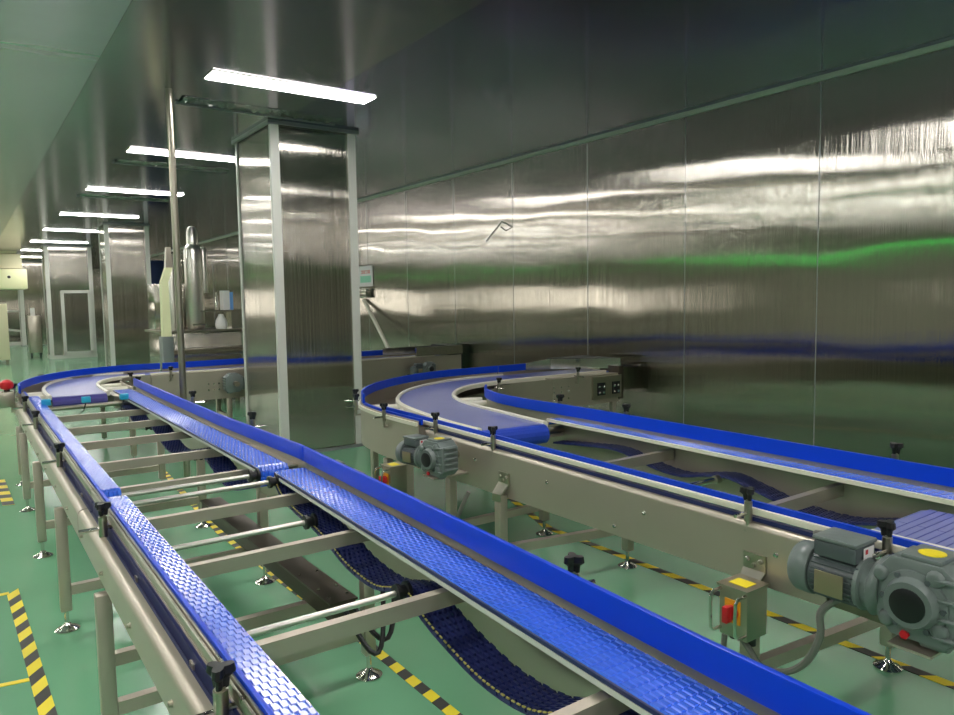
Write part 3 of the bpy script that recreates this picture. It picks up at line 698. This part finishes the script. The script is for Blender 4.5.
# ================================================================== GEARMOTORS
def gearmotor(label, loc, rz=0., side=-1, sticker=True, tb=True, group='geared drive motors', sc_=1.0):
    """gearbox at loc, motor body along local +Y, output flange facing local X*side"""
    t = thing('gearmotor', label, 'gearmotor', loc, group)
    t.rotation_euler = (0, 0, rz)
    B = Vector(loc)
    def bld(m, name, mt, par=t, **k):
        for v in m.bm.verts:
            if v.co.y > .1: v.co.z -= .016
            if v.co.y > .06: v.co.y = .06+(v.co.y-.06)*.84
            v.co *= sc_
        bmesh.ops.translate(m.bm, verts=m.bm.verts, vec=B); return m.build(name, mt, par, **k)
    s = side
    m = MB()   # housing: chamfered block
    P = [(-.105, -.07), (-.075, -.10), (.045, -.10), (.085, -.065), (.085, .055), (.05, .095), (-.065, .095), (-.105, .06)]
    m.hull([(-.055, a, b) for a, b in P], [(.065, a, b) for a, b in P])
    for k in range(5): m.hull([(-.03, -.12, -.065+.03*k), (.05, -.12, -.065+.03*k), (.05, -.12, -.053+.03*k), (-.03, -.12, -.053+.03*k)], [(-.05, -.085, -.07+.03*k), (.06, -.085, -.07+.03*k), (.06, -.085, -.048+.03*k), (-.05, -.085, -.048+.03*k)])
    m.box(-.05, .06, -.06, .03, .093, .106)
    for a in (.6, 2.2, 3.9, 5.4): m.lathe((s*.045, .088*math.cos(a), .080*math.sin(a)), [(.022, 0), (.020, .018), (.012, .022)], axis=(s, 0, 0), n=12)
    for k in range(4): m.box(min(s*.05, s*.068), max(s*.05, s*.068), -.098+.012*k*0, -.05, -.075+.045*k, -.066+.045*k)
    m.lathe((-.02, -.045, -.085), [(.030, -.03), (.034, 0), (.034, .03)], axis=(0, 1, 0), n=14)
    h = bld(m, 'gear_housing', 'motor', bevel=.006)
    m = MB(); m.lathe((s*.05, -.005, -.005), [(.078, 0), (.076, .010), (.062, .014), (.058, .026), (.054, .038), (.040, .038), (.040, .034)], axis=(s, 0, 0), n=28); bld(m, 'output_flange', 'motor', smooth=True)
    m = MB(); m.lathe((s*.088, -.005, -.005), [(.040, 0), (.040, .003), (.030, .006)], axis=(s, 0, 0), n=24); bld(m, 'bore_cap', 'black', smooth=True)
    for k in range(6):
        a = 2*PI*k/6; m = MB(); m.lathe((s*.060, -.005+.068*math.cos(a), -.005+.068*math.sin(a)), [(.007, 0), (.007, .008)], axis=(s, 0, 0), n=6); bld(m, 'bolt', 'motord', h)
    m = MB(); m.lathe((0, .08, 0), [(.066, 0), (.072, .012), (.072, .03), (.062, .036), (.058, .055), (.068, .06), (.068, .072)], axis=(0, 1, 0), n=28); bld(m, 'adapter_ring', 'motor', smooth=True)
    m = MB(); m.lathe((0, .13, 0), [(.05, 0), (.05, .03)], axis=(0, 1, 0), n=20); m.lathe((0, .15, 0), [(.058, 0), (.060, .004), (.060, .145), (.058, .15)], axis=(0, 1, 0), n=28)
    for k in range(26):
        a = 2*PI*(k+.5)/26; c, q = math.cos(a), math.sin(a)
        m.bar((.064*c, .156, .064*q), (.064*c, .288, .064*q), .0035, .0035)
    for a in (0, PI/2, PI, 1.5*PI):
        m.cbox((.045*math.cos(a+PI/4)*1.25, .155, .045*math.sin(a+PI/4)*1.25), (.02, .02, .02))
    b = bld(m, 'motor_body', 'motord', smooth=False)
    m = MB(); m.lathe((0, .30, 0), [(.068, 0), (.070, .004), (.069, .05), (.060, .066), (.03, .07)], axis=(0, 1, 0), n=24); bld(m, 'fan_cover', 'motor', smooth=True)
    m = MB(); m.box(s*.071-.002, s*.071+.002, .175, .265, -.035, .025); bld(m, 'nameplate', 'plate', bevel=.001)
    if tb:
        m = MB(); m.box(-.05, .05, .150, .285, .055, .098); bx = bld(m, 'terminal_box', 'motord', bevel=.006)
        m = MB(); m.box(-.054, .054, .146, .289, .098, .110); bld(m, 'box_lid', 'motor', bx, bevel=.005)
        m = MB(); m.box(-.020, .030, .1445, .1455, .060, .095); bld(m, 'rating_label', 'white', bx)
        m = MB(); m.box(-.012, .0, .1438, .1444, .078, .090); bld(m, 'label_mark', 'red', bx)
    if sticker:
        m = MB(); m.lathe((.0, -.02, .1062), [(.030, 0), (.030, .001)], n=20); bld(m, 'warning_sticker', 'yellow')
    m = MB(); m.lathe((s*.058, .01, -.088), [(.011, 0), (.011, .008)], axis=(s, 0, 0), n=6); bld(m, 'drain_plug', 'red')
    m = MB(); m.cyl((s*-.06, -.005, -.005), (s*-.14, -.005, -.005), .028, n=16); bld(m, 'drive_shaft', 'steeld', smooth=True)
    return t
g1 = gearmotor('large grey geared motor at the lower right, beside the end of the right side beam', (1.862, .78, .622))
g2 = gearmotor('grey geared motor on the right conveyor beside the curve, seen from its ribbed end', (1.855, 2.97, .59), rz=math.radians(8), sc_=.86)
g3 = gearmotor('grey geared motor half hidden behind the blue guard of the middle lane', (1.262, 2.86, .575), rz=PI, side=-1, sc_=.85)
g4 = gearmotor('grey motor under the crossing conveyor, against the left edge of the big column', (2.16, 7.21, .57), rz=-PI/2, sticker=False, sc_=.9)
g5 = gearmotor('small grey motor on the far end of the crossing conveyor, right of the big column', (4.40, 7.20, .56), rz=PI/2, sticker=False, tb=True, sc_=.72)
# motor supports: rest each on a bracket from the beam (part of the conveyor)
def motor_bracket(par, x0, x1, y, z): 
    b = MB(); b.box(min(x0, x1), max(x0, x1), y-.05, y+.05, z-.006, z); b.build('motor_bracket', 'steelb', par)
motor_bracket(rl, 1.80, 1.99, .78, .501)
motor_bracket(rl, 1.80, 2.0, 2.97, .50)
motor_bracket(far, 1.10, 1.32, 2.87, .488)
# cables
def cable(label, pts, r=.011, mt='rubber'):
    m = MB(); P = [Vector(p) for p in pts]; out = []
    for i in range(len(P)-1):
        a, b, c, d = P[max(i-1, 0)], P[i], P[i+1], P[min(i+2, len(P)-1)]
        for k in range(8):
            t = k/8; out.append(.5*((2*b)+(-a+c)*t+(2*a-5*b+4*c-d)*t*t+(-a+3*b-3*c+d)*t**3))
    out.append(P[-1]); m.tube(out, r, 8); o = m.build('motor_cable', mt, None, smooth=True); return tag(o, label, 'cable')

# isolator switches on posts -----------------------------------------
def isolator(label, x, y, z, par_post=None):
    t = thing('isolator_switch', label, 'switch box', (x, y, z), 'emergency isolator switches')
    m = MB(); m.box(x-.05, x+.05, y-.048, y+.048, z-.08, z+.07); m.build('enclosure', 'steel', t, bevel=.004)
    m = MB(); m.box(x-.058, x+.055, y-.052, y+.052, z+.07, z+.076); m.build('rain_lid', 'steel', t)
    m = MB(); m.box(x-.03, x+.02, y-.03, y+.03, z+.0762, z+.0774); m.build('warning_sticker', 'yellow', t)
    m = MB(); m.box(x-.054, x-.05, y-.026, y+.026, z-.034, z+.036); m.build('switch_plate', 'orange', t)
    m = MB(); m.lathe((x-.054, y, z), [(.022, 0), (.022, .012), (.016, .014)], axis=(-1, 0, 0), n=16).box(x-.092, x-.066, y-.009, y+.009, z-.024, z+.024); m.build('switch_knob', 'red', t, bevel=.002)
    for dy in (-.042, .042):
        m = MB(); zz = (z-.06, z+.06)
        m.tube([(x-.05, y+dy, zz[0]), (x-.085, y+dy, zz[0]), (x-.098, y+dy, zz[0]+.012), (x-.10, y+dy, z), (x-.098, y+dy, zz[1]-.012), (x-.085, y+dy, zz[1]), (x-.05, y+dy, zz[1])], .005, 8)
        m.build('guard_bar', 'chrome', t, smooth=True)
    for dy in (-.03, .03):
        m = MB(); m.cyl((x, y+dy, z-.08), (x, y+dy, z-.105), .013, n=10); m.build('cable_gland', 'black', t)
    return t
isolator('switch box on the near leg of the right side beam, red knob between two bars', 1.862, 1.272, .418)
isolator('switch box below the ribbed end of the motor beside the right curve', 1.85, 3.40, .40)
# post for second switch
m = MB(); m.box(1.905, 1.95, 3.37, 3.43, .0, .50); p2 = m.build('switch_post', 'steelb', rl)
cable('grey cable looping from the switch box on the near leg up to the large motor', [(1.862, 1.275, .322)]+[tuple(aX(px, py, 1.84)) for px, py in ((751, 652), (762, 667), (785, 672), (806, 662), (820, 636), (821, 612))]+[(1.862, .975, .55)], .010)
cable('short grey cable dropping straight from the switch box on the near leg', [(1.862, 1.335, .312), (1.86, 1.34, .22), (1.865, 1.325, .15), (1.89, 1.30, .145)], .009)
cable('grey cable hanging under the motor beside the right curve', [(1.85, 3.37, .287), (1.86, 3.2, .23), (1.87, 3.0, .20), (1.88, 2.88, .27), (1.90, 2.82, .38), (1.92, 2.80, .44)], .010)
cable('short curved cable from the side beam end to the large motor lid', [(1.957, 1.05, .66), (1.93, 1.08, .68), (1.90, 1.07, .69), (1.89, 1.03, .70)], .008)

# emergency stop on the left end
p = Vector((.25, 6.28, 0))
t = thing('emergency_stop', 'red mushroom emergency stop on a steel box at the far left end', 'emergency stop', (.24, p.y, .64))
y = p.y
m = MB(); m.box(.19, .285, y-.06, y+.06, .62, .735); m.build('enclosure', 'steel', t, bevel=.006)
m = MB(); m.lathe((.243, y-.0, .735), [(.02, 0), (.02, .015)], n=16); m.build('collar', 'black', t)
m = MB(); m.lathe((.243, y, .748), [(.025, 0), (.040, .010), (.046, .03), (.040, .055), (.022, .07), (.0, .074)], n=20); m.build('button', 'red', t, smooth=True)
m = MB(); m.box(.262, .288, y-.03, y+.03, .58, .66); m.build('mounting_bracket', 'steelb', t)

# ================================================================== FLOOR TAPES
def tape(label, pts, w, stripe, lean=.6):
    bm = bmesh.new(); P = [Vector(p) for p in pts]; cs = []
    for a, b in zip(P, P[1:]):
        d = (b-a); L = d.length; d.normalize(); nv = Vector((-d.y, d.x)); n = max(1, round(L/stripe)); sh = d*(w*.5*lean)
        for k in range(n+(1 if b is P[-1] else 0)):
            q = a+d*(L*k/n); cs.append((q+nv*(w/2)+sh, q-nv*(w/2)-sh))
    top = [[bm.verts.new((v.x, v.y, .0022)) for v in c] for c in cs]; bot = [[bm.verts.new((v.x, v.y, .0004)) for v in c] for c in cs]
    for k in range(len(cs)-1):
        A, B, a, b = top[k], top[k+1], bot[k], bot[k+1]
        for q in ((A[0], A[1], B[1], B[0]), (a[1], a[0], b[0], b[1]), (A[0], B[0], b[0], a[0]), (B[1], A[1], a[1], b[1])): bm.faces.new(q).material_index = k % 2
    bm.faces.new((top[0][1], top[0][0], bot[0][0], bot[0][1])); bm.faces.new((top[-1][0], top[-1][1], bot[-1][1], bot[-1][0]))
    bmesh.ops.recalc_face_normals(bm, faces=bm.faces)
    me = bpy.data.meshes.new('hazard_tape'); bm.to_mesh(me); bm.free(); me.materials.append(M['yellow']); me.materials.append(M['tblack'])
    o = bpy.data.objects.new('hazard_tape', me); COL.objects.link(o); return tag(o, label, 'floor tape', 'striped floor tapes')
tape('yellow and black striped tape on the open floor at lower left', [(.125, 4.02), (.17, 2.3)], .05, .085, -1.3)
tape('yellow and black striped tape under the left conveyor, between its middle legs', [(1.30, 6.9), (1.20, 4.9), (1.175, 4.3), (1.20, 3.4), (1.235, 2.5), (1.24, 1.3)], .042, .06, -.3)
tape('yellow and black striped tape under the far side of the right conveyor', [(2.99, 3.89), (2.755, 3.2), (2.742, 2.3), (2.724, 1.7), (2.70, .6)], .045, .085, .8)
m = MB(); a = aZ(0, 600, 0); b = aZ(14, 597, 0)
m.hull([(-.15, 3.99, .0004), (.11, 4.0, .0004), (.11, 4.03, .0004), (-.15, 4.03, .0004)], [(-.15, 3.99, .002), (.11, 4.0, .002), (.11, 4.03, .002), (-.15, 4.03, .002)])
tag(m.build('floor_tape', 'yellow'), 'thin plain yellow tape branching left from the top of the striped tape', 'floor tape', 'plain yellow floor tapes')
m = MB(); p, q = aZ(0, 684, 0), aZ(34, 679, 0); d = Vector((0, .035, 0))
m.hull([(p.x-.1, p.y-.012, .0004), (q.x, q.y-.012, .0004), (q.x, q.y+.014, .0004), (p.x-.1, p.y+.016, .0004)], [(p.x-.1, p.y-.012, .002), (q.x, q.y-.012, .002), (q.x, q.y+.014, .002), (p.x-.1, p.y+.016, .002)])
tag(m.build('floor_tape', 'yellow'), 'plain yellow tape strip joining the striped tape halfway, at the left edge', 'floor tape', 'plain yellow floor tapes')
p = aZ(2, 492, 0)
tape('short striped tape seen at the left edge beyond the conveyor legs', [(p.x, p.y+.45), (p.x+.02, p.y-.45)], .07, .12, .3)

# ================================================================== BACKGROUND MACHINES
YM = 10.0
t = thing('filling_machine', 'stainless machine with tall tank and cylinders, between the pole and big column', 'machine', (2.62, YM+.35, 0))
m = MB(); m.box(2.10, 3.12, YM, YM+.8, .12, .98); m.build('cabinet', 'clad', t, bevel=.01)
m = MB(); m.box(2.06, 3.16, YM-.05, YM+.85, .98, 1.005); m.build('table_top', 'steel', t)
m = MB(); m.box(2.05, 3.15, YM-.3, YM, .72, .76); m.build('shelf', 'steeld', t)
for x in (2.16, 3.06):
    for y in (YM+.08, YM+.7):
        m = MB(); m.cyl((x, y, 0), (x, y, .13), .03, n=10); m.build('foot', 'steeld', t)
m = MB(); m.box(2.10, 2.7, YM+.36, YM+.75, 1.006, 1.62); m.build('enclosure', 'clad', t, bevel=.01)
m = MB(); m.lathe((2.58, YM+.2, 1.006), [(.10, 0), (.115, .03), (.115, 1.05), (.10, 1.10), (.075, 1.13), (.07, 1.30), (.05, 1.36), (0, 1.38)], n=24); m.build('tank', 'rod', t, smooth=True)
m = MB(); m.lathe((2.72, YM+.22, 1.5), [(.045, 0), (.045, .55), (.03, .60), (0, .62)], n=16); m.build('side_cylinder', 'rod', t, smooth=True)
m = MB(); m.lathe((2.30, YM+.2, 1.006), [(.05, 0), (.05, .95), (.03, 1.0)], n=16); m.build('side_cylinder', 'rod', t, smooth=True)
m = MB(); m.box(2.62, 3.14, YM-.05, YM+.3, 1.235, 1.26).box(3.0, 3.1, YM, YM+.25, 1.005, 1.235); m.build('side_shelf', 'chrome', t)
m = MB(); m.box(2.5, 2.66, YM-.02, YM+.04, 1.06, 1.085); m.build('clamp_band', 'chrome', t)
def small(name, label, cat, boxes, mt, bev=0, group=None):
    m = MB()
    for b in boxes: m.box(*b)
    return tag(m.build(name, mt, None, bevel=bev), label, cat, group)
t = thing('paper_box', 'white and light blue carton standing on the machine side shelf', 'box', (2.96, YM+.1, 1.26))
m = MB(); m.box(2.90, 2.985, YM+.0, YM+.16, 1.261, 1.52); m.build('front_panel', 'white', t)
m = MB(); m.box(2.985, 3.03, YM+.0, YM+.16, 1.261, 1.50); m.build('side_panel', 'pblue', t)
m = MB(); m.lathe((2.83, YM+.08, 1.261), [(.022, 0), (.022, .17), (.01, .2), (.01, .24)], n=14); tag(m.build('steel_bottle', 'chrome', None, smooth=True), 'slim shiny bottle beside the white and blue carton', 'bottle')
m = MB(); m.lathe((2.86, YM-.0, 1.006), [(.07, 0), (.08, .05), (.07, .12), (.04, .17), (.03, .2)], n=16); tag(m.build('white_jar', 'white', None, smooth=True), 'rounded white jar on the machine table, below the side shelf', 'jar')
t = thing('feed_chute', 'pale yellow upright chute left of the thin pole, on a grey stand', 'chute', (2.1, YM-.4, 0))
m = MB(); m.hull([(2.02, YM-.46, .95), (2.12, YM-.46, .95), (2.12, YM-.34, .95), (2.02, YM-.34, .95)], [(2.03, YM-.46, 1.62), (2.11, YM-.46, 1.62), (2.11, YM-.34, 1.62), (2.03, YM-.34, 1.62)])
m.hull([(2.03, YM-.46, 1.62), (2.11, YM-.46, 1.62), (2.11, YM-.34, 1.62), (2.03, YM-.34, 1.62)], [(2.09, YM-.45, 1.80), (2.17, YM-.45, 1.80), (2.17, YM-.35, 1.80), (2.09, YM-.35, 1.80)])
m.build('chute', 'paleg', t)
m = MB(); m.hull([(2.09, YM-.45, 1.80), (2.17, YM-.45, 1.80), (2.17, YM-.35, 1.80), (2.09, YM-.35, 1.80)], [(2.11, YM-.44, 2.05), (2.16, YM-.44, 2.05), (2.16, YM-.36, 2.05), (2.11, YM-.36, 2.05)])
m.build('upper_pipe', 'steel', t)
m = MB(); m.box(2.0, 2.13, YM-.5, YM-.3, 0, .95); m.build('stand', 'motor', t, bevel=.01)
small('blue_cabinet', 'dark blue cabinet in the gap between second column and pole', 'cabinet', [(3.40, 3.85, 17.0, 17.5, 0, 2.3)], 'navy', .01)
# sign, box and brace on the right wall beyond the column
t = thing('wall_sign', 'small white notice with red heading and green patch on the steel wall', 'sign', (XW, 9.9, 1.7))
ya, yb = 9.78, 10.22
m = MB(); m.box(XW-.018, XW-.008, ya, yb, 1.57, 1.88); m.build('board', 'white', t)
m = MB()
for k in range(4):
    y = yb-.075-.078*k
    m.box(XW-.020, XW-.018, y-.05, y, 1.80, 1.812).box(XW-.020, XW-.018, y-.05, y-.038, 1.765, 1.812).box(XW-.020, XW-.018, y-.05, y, 1.765, 1.775)
    if k % 2: m.box(XW-.020, XW-.018, y-.012, y, 1.765, 1.812)
m.build('heading', 'redprint', t)
m = MB(); m.box(XW-.020, XW-.018, ya+.05, yb-.04, 1.63, 1.73); m.build('printed_patch', 'green', t)
small('wall_mounted_box', 'grey box fixed to the steel wall directly below the white notice', 'box', [(XW-.10, XW-.01, 9.85, 10.2, 1.40, 1.54)], 'clad', .008)
t = thing('diagonal_brace', 'slanted pale steel tube between the steel wall and the crossing conveyor', 'brace', (4.5, 8.5, .6))
pts = [aX(364, 300, 5.02), aX(383, 330, 4.8), aX(395, 361, 4.62)]
m = MB(); m.tube([pts[0], pts[2]], .028, 10); m.build('tube', 'cream', t, smooth=True)
q = pts[2]; m = MB(); m.cyl((q.x, q.y, 0), (q.x, q.y, q.z+.01), .02, n=10); m.build('upright', 'cream', t, smooth=True)
# far end of the hall
t = thing('cream_cabinet', 'cream floor cabinet with short feet at the far left edge', 'cabinet', (.80, 20.6, 0))
m = MB(); m.box(.30, .90, 20.3, 20.9, .1, 1.42); m.build('body', 'creamp', t, bevel=.015)
for x in (.36, .84):
    m = MB(); m.box(x-.03, x+.03, 20.35, 20.43, 0, .1); m.build('foot', 'steeld', t)
m = MB(); m.box(.55, .75, 20.27, 20.3, 1.3, 1.37); m.build('sign_plate', 'red', t)
t = thing('steel_bin', 'tall grey steel bin on castors beside the doored column', 'bin', (1.55, 22.5, 0))
m = MB(); m.box(1.42, 1.72, 22.3, 22.7, .12, 1.1); m.build('body', 'steel', t, bevel=.02)
for x in (1.47, 1.67):
    m = MB(); m.cyl((x-.02, 22.36, .06), (x+.02, 22.36, .06), .06, n=12); m.build('castor', 'black', t)
m = MB(); m.box(1.50, 1.60, 22.4, 22.5, 1.1, 1.3); m.build('lid_knob', 'white', t)
t = thing('air_unit', 'pale yellow machine hung below the ceiling at the far left edge', 'machine', (.6, 24.0, 1.95))
q0, q1, q2, q3 = aY(28, 289, 24), aY(28, 269, 24), aY(17, 253, 24), aY(17, 244.5, 24)
m = MB(); m.box(-.4, q0.x, 24.0, 25.0, q0.z, q1.z); m.build('body', 'paleg', t, bevel=.03)
m = MB(); m.box(-.4, q2.x, 23.98, 24.9, q2.z, q3.z); m.build('upper_duct', 'creamp', t, bevel=.03)
m = MB(); m.box(-.4, q0.x-.1, 24.1, 24.9, q1.z+.02, q2.z-.02); m.build('middle_panel', 'creamp', t)
q4 = aY(9, 277, 24)
m = MB(); m.lathe((q4.x, 24.0, q4.z), [(.04, 0), (.035, .01)], axis=(0, -1, 0), n=14); m.build('port', 'black', t)
for x in (-.2, .8):
    m = MB(); m.cyl((x, 24.5, 2.2), (x, 24.5, H), .02, n=8); m.build('hanger_rod', 'steel', t)
t = thing('hand_rail', 'pale sloping rail in front of the far end wall', 'rail', (1.3, 30, 0))
m = MB(); m.box(.2, 2.3, 29.9, 30.0, 1.15, 1.21); m.bar((.9, 29.95, .62), (2.3, 29.95, .40), .06, .07).box(.2, 2.3, 29.9, 29.96, .0, .12); m.build('rails', 'alu', t)
for x in (.4, 2.2):
    m = MB(); m.box(x-.03, x+.03, 29.93, 29.99, 0, 1.15); m.build('post', 'alu', t)

# small bent white mark on the wall, built from thin tubes
p = aX(500, 228, XW-.012)
m = MB()
A = [aX(486, 241, XW-.006), aX(502, 221.5, XW-.006)]; B2 = [aX(502, 221.5, XW-.006), aX(512, 227, XW-.006), aX(506, 230.5, XW-.006), aX(501, 227, XW-.006)]
m.tube(A, .007, 6); m.tube(B2, .007, 6)
tag(m.build('wall_mark', 'alu'), 'small bent white mark on the steel wall, high above the right curve', 'mark')

# ================================================================== world and view
w = bpy.data.worlds.new('world'); sc.world = w; w.use_nodes = True
w.node_tree.nodes['Background'].inputs[0].default_value = (.5, .55, .6, 1); w.node_tree.nodes['Background'].inputs[1].default_value = .1
vs = sc.view_settings; vs.view_transform = 'Standard'; vs.look = 'None'; vs.gamma = 1; vs.exposure = 0.08; vs.use_curve_mapping = False
sc.cycles.max_bounces = 8; sc.cycles.diffuse_bounces = 4; sc.cycles.glossy_bounces = 6
sc.cycles.use_denoising = True
sc.cycles.sample_clamp_indirect = 6
